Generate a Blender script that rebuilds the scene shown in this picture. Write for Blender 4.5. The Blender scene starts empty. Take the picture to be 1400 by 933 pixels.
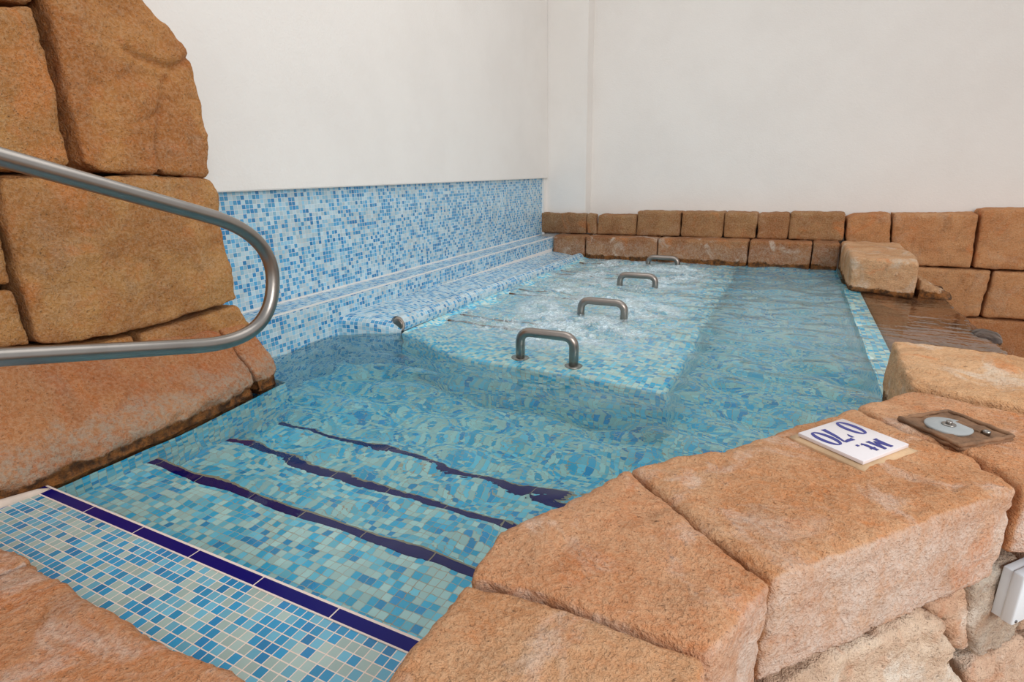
import bpy, bmesh, math, random
from mathutils import Vector, noise, Matrix
random.seed(7)
SC = bpy.context.scene
COL = SC.collection

# ------------------------------------------------------------------ camera
FPX, TH, PSI, ROLL = 755.806, .294, -.464, -.022
CAM = Vector((7.398*.25, -2.917*.25, 3.876*.25))
_s, _c, _ct, _st = math.sin(PSI), math.cos(PSI), math.cos(TH), math.sin(TH)
VR = Vector((_c, -_s, 0)); VF = Vector((_s*_ct, _c*_ct, -_st)); VU = Vector((_s*_st, _c*_st, _ct))
_cr, _sr = math.cos(ROLL), math.sin(ROLL)
CR = VR*_cr + VU*_sr; CU = VU*_cr - VR*_sr
cam_d = bpy.data.cameras.new('camera'); cam = bpy.data.objects.new('camera', cam_d); COL.objects.link(cam)
cam_d.sensor_width = 36; cam_d.lens = FPX*36/1400; cam_d.clip_start = .02; cam_d.clip_end = 100
m = Matrix.Identity(4)
for i in range(3):
    m[i][0] = CR[i]; m[i][1] = CU[i]; m[i][2] = -VF[i]; m[i][3] = CAM[i]
cam.matrix_world = m
SC.camera = cam

def ray(x, y):
    return CR*(x-700) - CU*(y-466.5) + VF*FPX
def at(x, y, X=None, Y=None, Z=None):
    """point of the measured survey photo on a known world plane"""
    v = ray(x, y)
    t = (X-CAM.x)/v.x if X is not None else (Y-CAM.y)/v.y if Y is not None else (Z-CAM.z)/v.z
    return CAM + v*t
def on_plane(x, y, P, N):
    v = ray(x, y); return CAM + v*((P-CAM).dot(N)/v.dot(N))

# ------------------------------------------------------------------ helpers
def lin(c):
    return tuple(((v/255)/12.92 if v/255 <= .04045 else ((v/255+.055)/1.055)**2.4) for v in c) + (1,)
def link(name, me, mat=None, parent=None, smooth=True):
    o = bpy.data.objects.new(name, me); COL.objects.link(o)
    if mat: me.materials.append(mat)
    if parent: o.parent = parent
    if smooth:
        for p in me.polygons: p.use_smooth = True
    return o
def tag(o, label=None, cat=None, group=None, kind=None):
    if label: o['label'] = label
    if cat: o['category'] = cat
    if group: o['group'] = group
    if kind: o['kind'] = kind
    return o
def empty(name, loc=(0, 0, 0)):
    o = bpy.data.objects.new(name, None); COL.objects.link(o); o.location = loc; o.empty_display_size = .1
    return o
def fbm(p, f, octs=3):
    v = 0; a = 1; t = 0
    for i in range(octs):
        v += a*noise.noise(p*f + Vector((13.7*i, 5.1*i, -7.3*i))); t += a; a *= .5; f *= 2.03
    return v/t
def sstep(a, b, x):
    t = max(0, min(1, (x-a)/(b-a))); return t*t*(3-2*t)

# ------------------------------------------------------------------ node helpers
class NT:
    def __init__(s, name):
        s.m = bpy.data.materials.new(name); s.m.use_nodes = True
        s.t = s.m.node_tree; s.t.nodes.clear()
        s.out = s.n('ShaderNodeOutputMaterial')
    def n(s, typ, **k):
        nd = s.t.nodes.new(typ)
        for a, v in k.items(): setattr(nd, a, v)
        return nd
    def l(s, a, b): s.t.links.new(a, b)
    def put(s, sock, v):
        if hasattr(v, 'is_linked') or isinstance(v, bpy.types.NodeSocket): s.l(v, sock)
        else: sock.default_value = v
    def math(s, op, a, b=0.0, c=0.0, clamp=False):
        nd = s.n('ShaderNodeMath', operation=op); nd.use_clamp = clamp
        s.put(nd.inputs[0], a); s.put(nd.inputs[1], b); s.put(nd.inputs[2], c)
        return nd.outputs[0]
    def mix(s, fac, a, b, blend='MIX'):
        nd = s.n('ShaderNodeMix', data_type='RGBA', blend_type=blend)
        s.put(nd.inputs[0], fac); s.put(nd.inputs[6], a); s.put(nd.inputs[7], b)
        return nd.outputs[2]
    def ramp(s, fac, stops, interp='LINEAR'):
        nd = s.n('ShaderNodeValToRGB'); cr = nd.color_ramp; cr.interpolation = interp
        while len(cr.elements) < len(stops): cr.elements.new(.5)
        for e, (p, c) in zip(cr.elements, stops):
            e.position = p; e.color = c if len(c) == 4 else tuple(c)+(1,)
        s.put(nd.inputs[0], fac); return nd.outputs[0]
    def noise(s, vec, scale, detail=3, rough=.55, dist=0):
        nd = s.n('ShaderNodeTexNoise'); s.l(vec, nd.inputs['Vector'])
        nd.inputs['Scale'].default_value = scale; nd.inputs['Detail'].default_value = detail
        nd.inputs['Roughness'].default_value = rough; nd.inputs['Distortion'].default_value = dist
        return nd.outputs['Fac']
    def maprange(s, v, a, b, c=0, d=1):
        nd = s.n('ShaderNodeMapRange', interpolation_type='SMOOTHSTEP'); s.l(v, nd.inputs[0])
        for i, x in enumerate((a, b, c, d)): nd.inputs[i+1].default_value = x
        return nd.outputs[0]
    def bump(s, h, strength, dist, prev=None):
        nd = s.n('ShaderNodeBump'); nd.inputs['Strength'].default_value = strength
        nd.inputs['Distance'].default_value = dist; s.l(h, nd.inputs['Height'])
        if prev: s.l(prev, nd.inputs['Normal'])
        return nd.outputs[0]
    def bsdf(s, col, rough, normal=None, metal=0, spec=.5):
        nd = s.n('ShaderNodeBsdfPrincipled')
        s.put(nd.inputs['Base Color'], col); s.put(nd.inputs['Roughness'], rough)
        nd.inputs['Metallic'].default_value = metal; nd.inputs['Specular IOR Level'].default_value = spec
        if normal: s.l(normal, nd.inputs['Normal'])
        return nd
    def done(s, nd): s.l(nd.outputs[0], s.out.inputs[0]); return s.m

# ------------------------------------------------------------------ materials
def stone_material(name, base, base2, warm, pale_amt, pale_z=None, wet_z=None, pale_face=None, grain=1.0, pale=(205, 190, 172), rust=(204, 122, 62)):
    """rough cast sandstone: base tones, rusty patches, lime bloom (pale), algae band at the waterline (wet)"""
    t = NT(name)
    geo = t.n('ShaderNodeNewGeometry'); P = geo.outputs['Position']
    oi = t.n('ShaderNodeObjectInfo')
    big = t.noise(P, 3.2, 3, .55, .4); mid = t.noise(P, 13, 4, .6, .2); fine = t.noise(P, 85, 3, .65); grit = t.noise(P, 320, 2, .6)
    c = t.mix(t.maprange(big, .40, .60), lin(base), lin(base2))
    c = t.mix(t.maprange(mid, .50, .72, 0, .55), c, lin(warm))
    grey = t.noise(P, 5.5, 4, .6, .8)
    c = t.mix(t.maprange(grey, .56, .75, 0, .42), c, lin((158, 128, 100)))
    c = t.mix(t.maprange(t.noise(P, 4.6, 4, .62, 1.2), .53, .70, 0, .55), c, t.mix(.5, c, lin((112, 70, 38))))
    c = t.mix(t.maprange(t.noise(P, 3.7, 3, .6, .9), .57, .72, 0, .60), c, lin(rust))
    c = t.mix(1.0, c, oi.outputs['Color'], 'MULTIPLY')
    # grain and pores
    c = t.mix(t.maprange(fine, .38, .66, 0, .32), c, t.mix(.5, c, lin((246, 220, 184))))
    c = t.mix(t.maprange(t.noise(P, 55, 4, .7), .52, .66, 0, .26), c, t.mix(.55, c, lin((92, 58, 34))))
    pore = t.maprange(t.noise(P, 95, 3, .7), .335, .39, 1, 0)
    c = t.mix(t.math('MULTIPLY', pore, .5*grain), c, lin((58, 36, 22)))
    c = t.mix(t.maprange(grit, .25, .45, .35*grain, 0), c, lin((95, 62, 38)))
    sep = t.n('ShaderNodeSeparateXYZ'); t.l(P, sep.inputs[0]); z = sep.outputs['Z']
    edge = t.noise(P, 7, 5, .65, .6)
    crust = t.noise(P, 40, 4, .7)
    # lime bloom patches
    pm = t.maprange(t.noise(P, 4.3, 5, .65, .7), .52, .68, 0, pale_amt)
    if pale_z:   # bloom rises from the water
        zz = t.math('ADD', z, t.math('MULTIPLY', edge, -pale_z[1]*2.4))
        low = t.maprange(zz, pale_z[0]-pale_z[1]*1.25, pale_z[0]-pale_z[1]*.45, pale_z[2], 0)
        pm = t.math('MAXIMUM', pm, t.math('MULTIPLY', low, t.maprange(crust, .40, .60, .25, 1)))
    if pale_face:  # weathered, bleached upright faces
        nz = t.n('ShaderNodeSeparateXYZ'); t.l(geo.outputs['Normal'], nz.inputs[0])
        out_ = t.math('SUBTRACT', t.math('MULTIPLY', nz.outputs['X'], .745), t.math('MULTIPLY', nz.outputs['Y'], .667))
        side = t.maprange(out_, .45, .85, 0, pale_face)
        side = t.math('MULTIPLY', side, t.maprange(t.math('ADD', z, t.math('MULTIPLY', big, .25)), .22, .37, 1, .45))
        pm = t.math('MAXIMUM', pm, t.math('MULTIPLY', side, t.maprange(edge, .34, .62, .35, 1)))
    c = t.mix(t.math('MULTIPLY', pm, t.maprange(fine, .3, .6, .6, 1)), c, lin(pale))
    if wet_z is not None:
        zz = t.math('ADD', z, t.math('MULTIPLY', edge, -.11))
        zz = t.math('ADD', zz, t.math('MULTIPLY', crust, -.02))
        wet = t.maprange(zz, wet_z-.074, wet_z-.060, 1, 0)
        alg = t.mix(t.maprange(t.noise(P, 24, 4, .7), .35, .68), lin((58, 36, 18)), lin((150, 92, 40)))
        c = t.mix(t.math('MULTIPLY', wet, .92), c, alg)
    h = t.math('ADD', t.math('MULTIPLY', fine, .7), t.math('MULTIPLY', t.noise(P, 30, 5, .65), .9))
    nrm = t.bump(h, .75, .016)
    nrm = t.bump(t.math('ADD', grit, t.noise(P, 170, 3, .6)), .5, .004, nrm)
    return t.done(t.bsdf(c, .88, nrm, spec=.25))

M_ROCK = stone_material('rock_wall_ochre', (188, 134, 78), (172, 114, 62), (190, 116, 60), .10)
M_APRON = stone_material('rock_apron', (184, 122, 76), (176, 108, 64), (190, 106, 58), .22, pale_z=(.12, .10, .85), wet_z=.035, pale=(172, 154, 134))
M_BACK = stone_material('rock_back', (170, 126, 84), (156, 108, 68), (174, 110, 66), .15)
M_LEDGE = stone_material('rock_ledge', (172, 120, 78), (154, 100, 62), (180, 106, 58), .85, pale_z=(.15, .09, .30), wet_z=.032, pale=(208, 190, 172))
M_JUT = stone_material('rock_jut', (206, 162, 122), (192, 144, 102), (202, 144, 98), .85, wet_z=.036, pale=(224, 202, 178))
M_FAR = stone_material('rock_far_right', (208, 152, 104), (198, 138, 90), (210, 140, 86), .18)
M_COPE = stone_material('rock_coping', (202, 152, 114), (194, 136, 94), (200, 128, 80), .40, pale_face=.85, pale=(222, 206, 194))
M_SPILL = stone_material('rock_spill_wet', (150, 92, 52), (108, 64, 34), (160, 94, 46), 0)
M_LOW = stone_material('rock_lower', (226, 206, 186), (212, 182, 158), (208, 156, 124), .9, pale=(236, 226, 212), rust=(204, 150, 112))

def mosaic(name, cols, pos, grout, pitch=.026, rough=.16, dirt=.25, gw=.055):
    t = NT(name)
    uv = t.n('ShaderNodeUVMap'); uv.uv_map = 'UVMap'
    sc = t.n('ShaderNodeVectorMath', operation='SCALE'); t.l(uv.outputs[0], sc.inputs[0]); sc.inputs['Scale'].default_value = 1/pitch
    fl = t.n('ShaderNodeVectorMath', operation='FLOOR'); t.l(sc.outputs[0], fl.inputs[0])
    fr = t.n('ShaderNodeVectorMath', operation='FRACTION'); t.l(sc.outputs[0], fr.inputs[0])
    wn = t.n('ShaderNodeTexWhiteNoise', noise_dimensions='2D'); t.l(fl.outputs[0], wn.inputs['Vector'])
    # neighbouring tiles tend to repeat in small runs, as in paper-backed sheets
    clus = t.noise(fl.outputs[0], .23, 2, .6)
    fac = t.math('ADD', t.math('MULTIPLY', wn.outputs['Value'], .86), t.math('MULTIPLY', t.math('SUBTRACT', clus, .5), .5))
    fac = t.math('ADD', fac, .07, clamp=True)
    st = [(0, lin(cols[0]))] + [(p, lin(c)) for p, c in zip(pos, cols[1:])]
    c = t.ramp(fac, st, 'CONSTANT')
    wn2 = t.n('ShaderNodeTexWhiteNoise', noise_dimensions='3D'); t.l(fl.outputs[0], wn2.inputs['Vector'])
    hv = t.n('ShaderNodeHueSaturation'); t.l(c, hv.inputs['Color'])
    t.l(t.math('ADD', .86, t.math('MULTIPLY', wn2.outputs['Value'], .26)), hv.inputs['Value'])
    c = hv.outputs[0]
    sp = t.n('ShaderNodeSeparateXYZ'); t.l(fr.outputs[0], sp.inputs[0])
    ex = t.math('MINIMUM', sp.outputs[0], t.math('SUBTRACT', 1.0, sp.outputs[0]))
    ey = t.math('MINIMUM', sp.outputs[1], t.math('SUBTRACT', 1.0, sp.outputs[1]))
    e = t.math('MINIMUM', ex, ey)
    g = t.maprange(e, gw*.72, gw*1.15, 1, 0)
    geo = t.n('ShaderNodeNewGeometry')
    gn = t.noise(geo.outputs['Position'], 7, 4, .6)
    gcol = t.mix(t.maprange(gn, .4, .65, 0, dirt*2), lin(grout), lin((205, 168, 130)))
    c = t.mix(g, c, gcol)
    nrm = t.bump(t.math('SUBTRACT', 1.0, g), .35, .002)
    r = t.math('ADD', rough, t.math('MULTIPLY', g, .6))
    return t.done(t.bsdf(c, r, nrm))
M_TILE = mosaic('mosaic_wall', [(184, 210, 220), (146, 196, 220), (84, 162, 206), (58, 138, 190)], (.42, .62, .84), (226, 230, 232), gw=.05)
M_TILEP = mosaic('mosaic_platform', [(164, 186, 180), (106, 174, 198), (50, 146, 190), (38, 128, 178)], (.40, .62, .86), (238, 216, 202), dirt=.1, gw=.055)
M_TILEU = mosaic('mosaic_pool', [(212, 240, 234), (136, 224, 244), (66, 198, 238), (40, 168, 224)], (.42, .66, .88), (206, 204, 188), dirt=.45, gw=.042)

def simple(name, col, rough, metal=0, bumpscale=None, bstr=.2, bdist=.002, spec=.5, var=0):
    t = NT(name)
    geo = t.n('ShaderNodeNewGeometry'); P = geo.outputs['Position']
    c = lin(col); nrm = None
    if var:
        dark = tuple(v*(1-var) for v in c[:3])+(1,)
        c = t.mix(t.maprange(t.noise(P, 9, 4, .6), .35, .7), c, dark)
    if bumpscale: nrm = t.bump(t.noise(P, bumpscale, 4, .6), bstr, bdist)
    return t.done(t.bsdf(c, rough, nrm, metal, spec))
M_NAVY = simple('navy_glazed_tile', (10, 10, 100), .2, spec=.18)
M_GROUT = simple('tile_grout', (232, 212, 200), .85, bumpscale=120)
M_WETROCK = simple('wet_dark_rock', (74, 50, 34), .16, bumpscale=18, bstr=.5, bdist=.01, var=.6)
M_GROUTW = simple('white_grout', (232, 226, 220), .8)
M_GROUTU = simple('stained_grout', (170, 150, 122), .85)
M_STEEL = simple('brushed_stainless', (158, 152, 146), .30, 1, bumpscale=60, bstr=.05, bdist=.001, var=.12)
M_STEELD = simple('dull_stainless', (158, 148, 140), .3, 1, var=.15)
M_ENAMEL = simple('white_enamel', (228, 221, 222), .2)
M_INK = simple('blue_ink', (38, 44, 130), .35)
M_MORTAR = simple('sandy_mortar', (212, 178, 140), .9, bumpscale=140, bstr=.5, bdist=.003, var=.25)
M_MORTARW = simple('pale_mortar', (226, 206, 190), .9, bumpscale=90, bstr=.5, bdist=.003, var=.2)
M_MORTARD = simple('dark_mortar', (92, 66, 46), .95, bumpscale=60, bstr=.5, bdist=.003)
M_BRNPLATE = simple('rusty_plate', (146, 108, 78), .8, bumpscale=55, bstr=.8, bdist=.006, var=.6)
M_GREYCAP = simple('grey_plastic', (168, 172, 172), .5, var=.15)
M_BOX = simple('pale_plastic', (232, 242, 250), .35)
M_SCREW = simple('screw_steel', (120, 120, 122), .35, 1)
M_GRATE = simple('slot_brown', (120, 92, 70), .6, var=.3)
M_RENDER = None
def wall_mat(name, col, var):
    t = NT(name); geo = t.n('ShaderNodeNewGeometry'); P = geo.outputs['Position']
    c = t.mix(t.maprange(t.noise(P, 1.6, 4, .6), .35, .7, 0, var), lin(col), lin((205, 196, 188)))
    h = t.math('ADD', t.noise(P, 70, 4, .6), t.math('MULTIPLY', t.noise(P, 11, 3, .5), .8))
    return t.done(t.bsdf(c, .9, t.bump(h, .35, .006), spec=.2))
M_WHITE = wall_mat('white_render', (240, 235, 229), .12)
M_FLOOR = simple('floor_stone', (176, 140, 110), .8, bumpscale=20, var=.2)

def water_mat():
    t = NT('pool_water')
    geo = t.n('ShaderNodeNewGeometry'); P = geo.outputs['Position']
    fo = t.n('ShaderNodeAttribute'); fo.attribute_name = 'foam'
    nb = t.bump(t.noise(P, 16, 2, .5, .4), .12, .012)
    gl = t.n('ShaderNodeBsdfGlass'); gl.inputs['IOR'].default_value = 1.333; gl.inputs['Roughness'].default_value = 0.0
    gl.inputs['Color'].default_value = (.965, 1, 1, 1); t.l(nb, gl.inputs['Normal'])
    fm = t.n('ShaderNodeBsdfPrincipled'); fm.inputs['Base Color'].default_value = lin((226, 240, 246)); fm.inputs['Roughness'].default_value = .35
    bub = t.maprange(t.noise(P, 42, 5, .7, .6), .42, .66)
    bub = t.math('MAXIMUM', bub, t.math('MULTIPLY', t.maprange(t.noise(P, 150, 2, .6), .5, .62), .55))
    fac = t.math('MULTIPLY', fo.outputs['Fac'], t.math('ADD', .38, t.math('MULTIPLY', bub, .62)), clamp=True)
    mx = t.n('ShaderNodeMixShader'); t.l(fac, mx.inputs[0]); t.l(gl.outputs[0], mx.inputs[1]); t.l(fm.outputs[0], mx.inputs[2])
    va = t.n('ShaderNodeVolumeAbsorption'); va.inputs['Color'].default_value = (.50, .90, .955, 1); va.inputs['Density'].default_value = .42
    t.l(va.outputs[0], t.out.inputs['Volume'])
    return t.done(mx)
M_WATER = water_mat()
def spray_mat():
    t = NT('water_spray')
    gl = t.n('ShaderNodeBsdfGlass'); gl.inputs['IOR'].default_value = 1.333; gl.inputs['Roughness'].default_value = .15
    df = t.n('ShaderNodeBsdfPrincipled'); df.inputs['Base Color'].default_value = lin((232, 242, 246)); df.inputs['Roughness'].default_value = .4
    mx = t.n('ShaderNodeMixShader'); mx.inputs[0].default_value = .55; t.l(gl.outputs[0], mx.inputs[1]); t.l(df.outputs[0], mx.inputs[2])
    return t.done(mx)
M_SPRAY = spray_mat()

# ------------------------------------------------------------------ mesh builders
def quads(name, faces, mat, parent=None, smooth=False):
    """faces: list of (points, udir, vdir): UVs in metres for the mosaic"""
    bm = bmesh.new(); uvl = bm.loops.layers.uv.new('UVMap')
    for pts, u, v in faces:
        vs = [bm.verts.new(p) for p in pts]; f = bm.faces.new(vs); u = Vector(u); v = Vector(v)
        for lp in f.loops: lp[uvl].uv = (lp.vert.co.dot(u), lp.vert.co.dot(v))
    me = bpy.data.meshes.new(name); bm.to_mesh(me); bm.free()
    return link(name, me, mat, parent, smooth)
def box_bm(bm, lo, hi):
    r = bmesh.ops.create_cube(bm, size=1); vs = r['verts']
    for v in vs:
        v.co = Vector([lo[i] + (v.co[i]+.5)*(hi[i]-lo[i]) for i in range(3)])
    return vs
def rounded_box(name, lo, hi, mat, parent=None, bev=.004, seg=3):
    bm = bmesh.new(); box_bm(bm, lo, hi)
    bmesh.ops.bevel(bm, geom=bm.edges[:], offset=bev, segments=seg, affect='EDGES', profile=.5)
    me = bpy.data.meshes.new(name); bm.to_mesh(me); bm.free()
    return link(name, me, mat, parent)
def tube(name, pts, r, mat, parent=None, seg=20, caps=True):
    bm = bmesh.new(); pts = [Vector(p) for p in pts]; rings = []; up = None
    for i, p in enumerate(pts):
        d = (pts[min(i+1, len(pts)-1)] - pts[max(i-1, 0)]).normalized()
        if up is None:
            up = Vector((0, 0, 1)) if abs(d.z) < .9 else Vector((1, 0, 0))
        a = d.cross(up).normalized(); b = a.cross(d).normalized(); up = b
        rr = r[i] if isinstance(r, (list, tuple)) else r
        rings.append([bm.verts.new(p + (a*math.cos(q) + b*math.sin(q))*rr) for q in [2*math.pi*k/seg for k in range(seg)]])
    for A, B in zip(rings, rings[1:]):
        for k in range(seg): bm.faces.new((A[k], A[(k+1) % seg], B[(k+1) % seg], B[k]))
    if caps: bm.faces.new(rings[0][::-1]); bm.faces.new(rings[-1])
    bmesh.ops.recalc_face_normals(bm, faces=bm.faces[:])
    me = bpy.data.meshes.new(name); bm.to_mesh(me); bm.free()
    return link(name, me, mat, parent)
def lathe(name, prof, loc, mat, parent=None, seg=32, axis=None):
    bm = bmesh.new(); rings = []
    for r, z in prof:
        rings.append([bm.verts.new((r*math.cos(2*math.pi*k/seg), r*math.sin(2*math.pi*k/seg), z)) for k in range(seg)])
    for A, B in zip(rings, rings[1:]):
        for k in range(seg): bm.faces.new((A[k], A[(k+1) % seg], B[(k+1) % seg], B[k]))
    bm.faces.new(rings[-1]); bm.faces.new(rings[0][::-1])
    bmesh.ops.recalc_face_normals(bm, faces=bm.faces[:])
    if axis is not None:
        q = Vector((0, 0, 1)).rotation_difference(Vector(axis)).to_matrix()
        for v in bm.verts: v.co = q @ v.co
    for v in bm.verts: v.co += Vector(loc)
    me = bpy.data.meshes.new(name); bm.to_mesh(me); bm.free()
    return link(name, me, mat, parent)
def corner_path(pts, r, n=7):
    """polyline with rounded corners"""
    pts = [Vector(p) for p in pts]; out = [pts[0]]
    for a, b, c in zip(pts, pts[1:], pts[2:]):
        d1 = (a-b).normalized(); d2 = (c-b).normalized(); ang = d1.angle(d2)
        q = min(r/math.tan(ang/2), (a-b).length*.49, (c-b).length*.49)
        p1 = b + d1*q; p2 = b + d2*q
        for k in range(n+1):
            s = k/n; out.append(p1*(1-s)**2 + b*2*s*(1-s) + p2*s*s)
    out.append(pts[-1]); return out

# ------------------------------------------------------------------ stones
def inset(pts, ext, d):
    n = (Vector(ext)).normalized(); N = len(pts); out = []
    area = Vector((0, 0, 0))
    for i in range(N): area += pts[i].cross(pts[(i+1) % N])
    pn = area.normalized()
    if d <= 0: return pts
    for i in range(N):
        a, b, c = pts[i-1], pts[i], pts[(i+1) % N]
        n1 = pn.cross((b-a)).normalized(); n2 = pn.cross((c-b)).normalized()
        bis = (n1+n2)
        if bis.length < 1e-4: bis = n1.copy()
        bis.normalize(); k = d/max(.45, bis.dot(n1)); out.append(b + bis*k)
    return out
def stone(label, pts, ext, mat, group=None, tint=(1, 1, 1), voxel=.016, bev=.02, amp=.006, fine=.0025, gap=.003,
          grooves=(), name='stone_block', smooth=2, freq=7, wob=.0, cat='stone'):
    pts = [Vector(p) for p in pts]; ext = Vector(ext)
    pts = inset(pts, ext, gap)
    bm = bmesh.new()
    A = [bm.verts.new(p) for p in pts]; B = [bm.verts.new(p+ext) for p in pts]
    bm.faces.new(A); bm.faces.new(B[::-1]); N = len(A)
    for i in range(N): bm.faces.new((A[i], B[i], B[(i+1) % N], A[(i+1) % N]))
    bmesh.ops.recalc_face_normals(bm, faces=bm.faces[:])
    me = bpy.data.meshes.new(name); bm.to_mesh(me); bm.free()
    o = bpy.data.objects.new(name, me); COL.objects.link(o)
    md = o.modifiers.new('r', 'REMESH'); md.mode = 'VOXEL'; md.voxel_size = voxel
    dg = bpy.context.evaluated_depsgraph_get()
    me2 = bpy.data.meshes.new_from_object(o.evaluated_get(dg)); o.modifiers.clear(); o.data = me2
    bpy.data.meshes.remove(me)
    bm = bmesh.new(); bm.from_mesh(me2)
    it = max(1, int(round((bev/voxel)**2*1.1)))
    for _ in range(min(it, 14)): bmesh.ops.smooth_vert(bm, verts=bm.verts, factor=.5, use_axis_x=True, use_axis_y=True, use_axis_z=True)
    bm.normal_update()
    nn = [v.normal.copy() for v in bm.verts]
    gr = [[Vector(q) for q in g[0]] for g in grooves]
    for v, n in zip(bm.verts, nn):
        p = v.co
        d = fbm(p, freq, 3)*amp*2.2 + fbm(p, 42, 2)*fine*1.8
        w = noise.noise(p*23+Vector((3, 9, 1)))
        if w < -.28: d += (w+.28)*fine*7          # chipped pits
        for g, pl in zip(grooves, gr):
            dm = 9
            for a, b in zip(pl, pl[1:]):
                ab = b-a; ab.x = 0; pa = p-a; pa.x = 0; s = max(0, min(1, pa.dot(ab)/ab.length_squared)); dm = min(dm, (pa-ab*s).length)
            dm += fbm(p, 30, 2)*.006
            if dm < g[1]*3: d -= g[2]*math.exp(-(dm/g[1])**2)
        v.co = p + n*d
    bm.to_mesh(me2); bm.free()
    me2.name = name; me2.materials.clear(); me2.materials.append(mat)
    for p in me2.polygons: p.use_smooth = True
    o.color = tuple(tint)+(1,)
    tag(o, label, cat, group)
    # origin to the base centre of the block
    cs = [v.co for v in me2.vertices]
    base = Vector((sum(c.x for c in cs)/len(cs), sum(c.y for c in cs)/len(cs), min(c.z for c in cs)))
    me2.transform(Matrix.Translation(-base)); o.location = base
    return o

# ================================================================== SETTING
XW, XF = -.953, -.905          # tiled wall, rendered wall above it
ZW = -.010                     # water level
def struct(o): o['kind'] = 'structure'; return o

def slab(name, lo, hi, mat, bev=0):
    bm = bmesh.new(); box_bm(bm, lo, hi)
    if bev: bmesh.ops.bevel(bm, geom=bm.edges[:], offset=bev, segments=2, affect='EDGES')
    me = bpy.data.meshes.new(name); bm.to_mesh(me); bm.free()
    return struct(link(name, me, mat, None, False))
slab('wall_left', (-1.2, -2.0, .906), (XF, 5.87, 4.2), M_WHITE, .006)
slab('trim_core', (-.90, -1.0, -.9), (-.845, .80, 1.5), M_MORTARD)
slab('wall_pilaster', (-1.2, 5.87, -.9), (-.415, 6.6, 4.2), M_WHITE, .006)
slab('wall_back', (-.415, 6.08, -.9), (7.5, 6.6, 4.2), M_WHITE)
slab('floor', (-1.2, -4, -1.0), (7.5, 6.6, -.9), M_FLOOR)

X, Y, Z = (1, 0, 0), (0, 1, 0), (0, 0, 1)
# tiled recess of the left wall with its ledge and riser
def solid_tiled(name, lo, hi, mat=M_TILE, skip=(), off=(0, 0, 0)):
    (x0, y0, z0), (x1, y1, z1) = lo, hi
    F = {'x+': ([(x1, y0, z0), (x1, y1, z0), (x1, y1, z1), (x1, y0, z1)], Y, Z), 'x-': ([(x0, y1, z0), (x0, y0, z0), (x0, y0, z1), (x0, y1, z1)], Y, Z),
         'y+': ([(x1, y1, z0), (x0, y1, z0), (x0, y1, z1), (x1, y1, z1)], X, Z), 'y-': ([(x0, y0, z0), (x1, y0, z0), (x1, y0, z1), (x0, y0, z1)], X, Z),
         'z+': ([(x0, y0, z1), (x1, y0, z1), (x1, y1, z1), (x0, y1, z1)], X, Y), 'z-': ([(x0, y1, z0), (x1, y1, z0), (x1, y0, z0), (x0, y0, z0)], X, Y)}
    return struct(quads(name, [F[k] for k in F if k not in skip], mat))
solid_tiled('wall_tiled', (-1.2, .6, -.9), (XW, 5.80, .905))
slab('trim_corner_plaster', (-1.0, 5.79, .225), (-.93, 5.87, .905), M_WHITE)
solid_tiled('wall_tiled_ledge', (XW, 1.15, -.9), (-.724, 5.60, .224))
for nm, a, b in (('trim_ledge_back', (XW-.002, 1.2, .222), (XW+.006, 5.72, .232)), ('trim_ledge_front', (-.732, 1.2, .217), (-.7222, 5.60, .2268)),
                 ('trim_ledge_foot', (-.726, 1.95, .050), (-.720, 5.55, .090))):
    slab(nm, a, b, M_GROUTW)

# ---- pool shell
FLOORZ = -.66
poly = [(-.276, -.02), (-.274, .55), (-.352, 1.10), (-.62, 1.14), (-.745, 1.3), (-.745, 5.575), (2.31, 5.575), (2.31, 2.0), (2.24, 1.75), (2.05, 1.25), (1.75, .90), (1.48, .66), (1.30, .30), (1.27, -.02)]
fs = [([(x, y, FLOORZ) for x, y in poly][::-1], X, Y)]
for (a, b) in zip(poly, poly[1:]+poly[:1]):
    d = Vector((b[0]-a[0], b[1]-a[1], 0)).normalized()
    if a == (1.27, -.02): continue
    top = -.02 if a[0] >= 2.3 and b[0] >= 2.3 else -.03
    fs.append(([(a[0], a[1], FLOORZ), (b[0], b[1], FLOORZ), (b[0], b[1], top), (a[0], a[1], top)], d, Z))
o = struct(quads('pool_shell', fs, M_TILEU)); bmx = bmesh.new(); bmx.from_mesh(o.data)
bmesh.ops.recalc_face_normals(bmx, faces=bmx.faces[:]); bmesh.ops.reverse_faces(bmx, faces=bmx.faces[:]); bmx.to_mesh(o.data); bmx.free()

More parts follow.
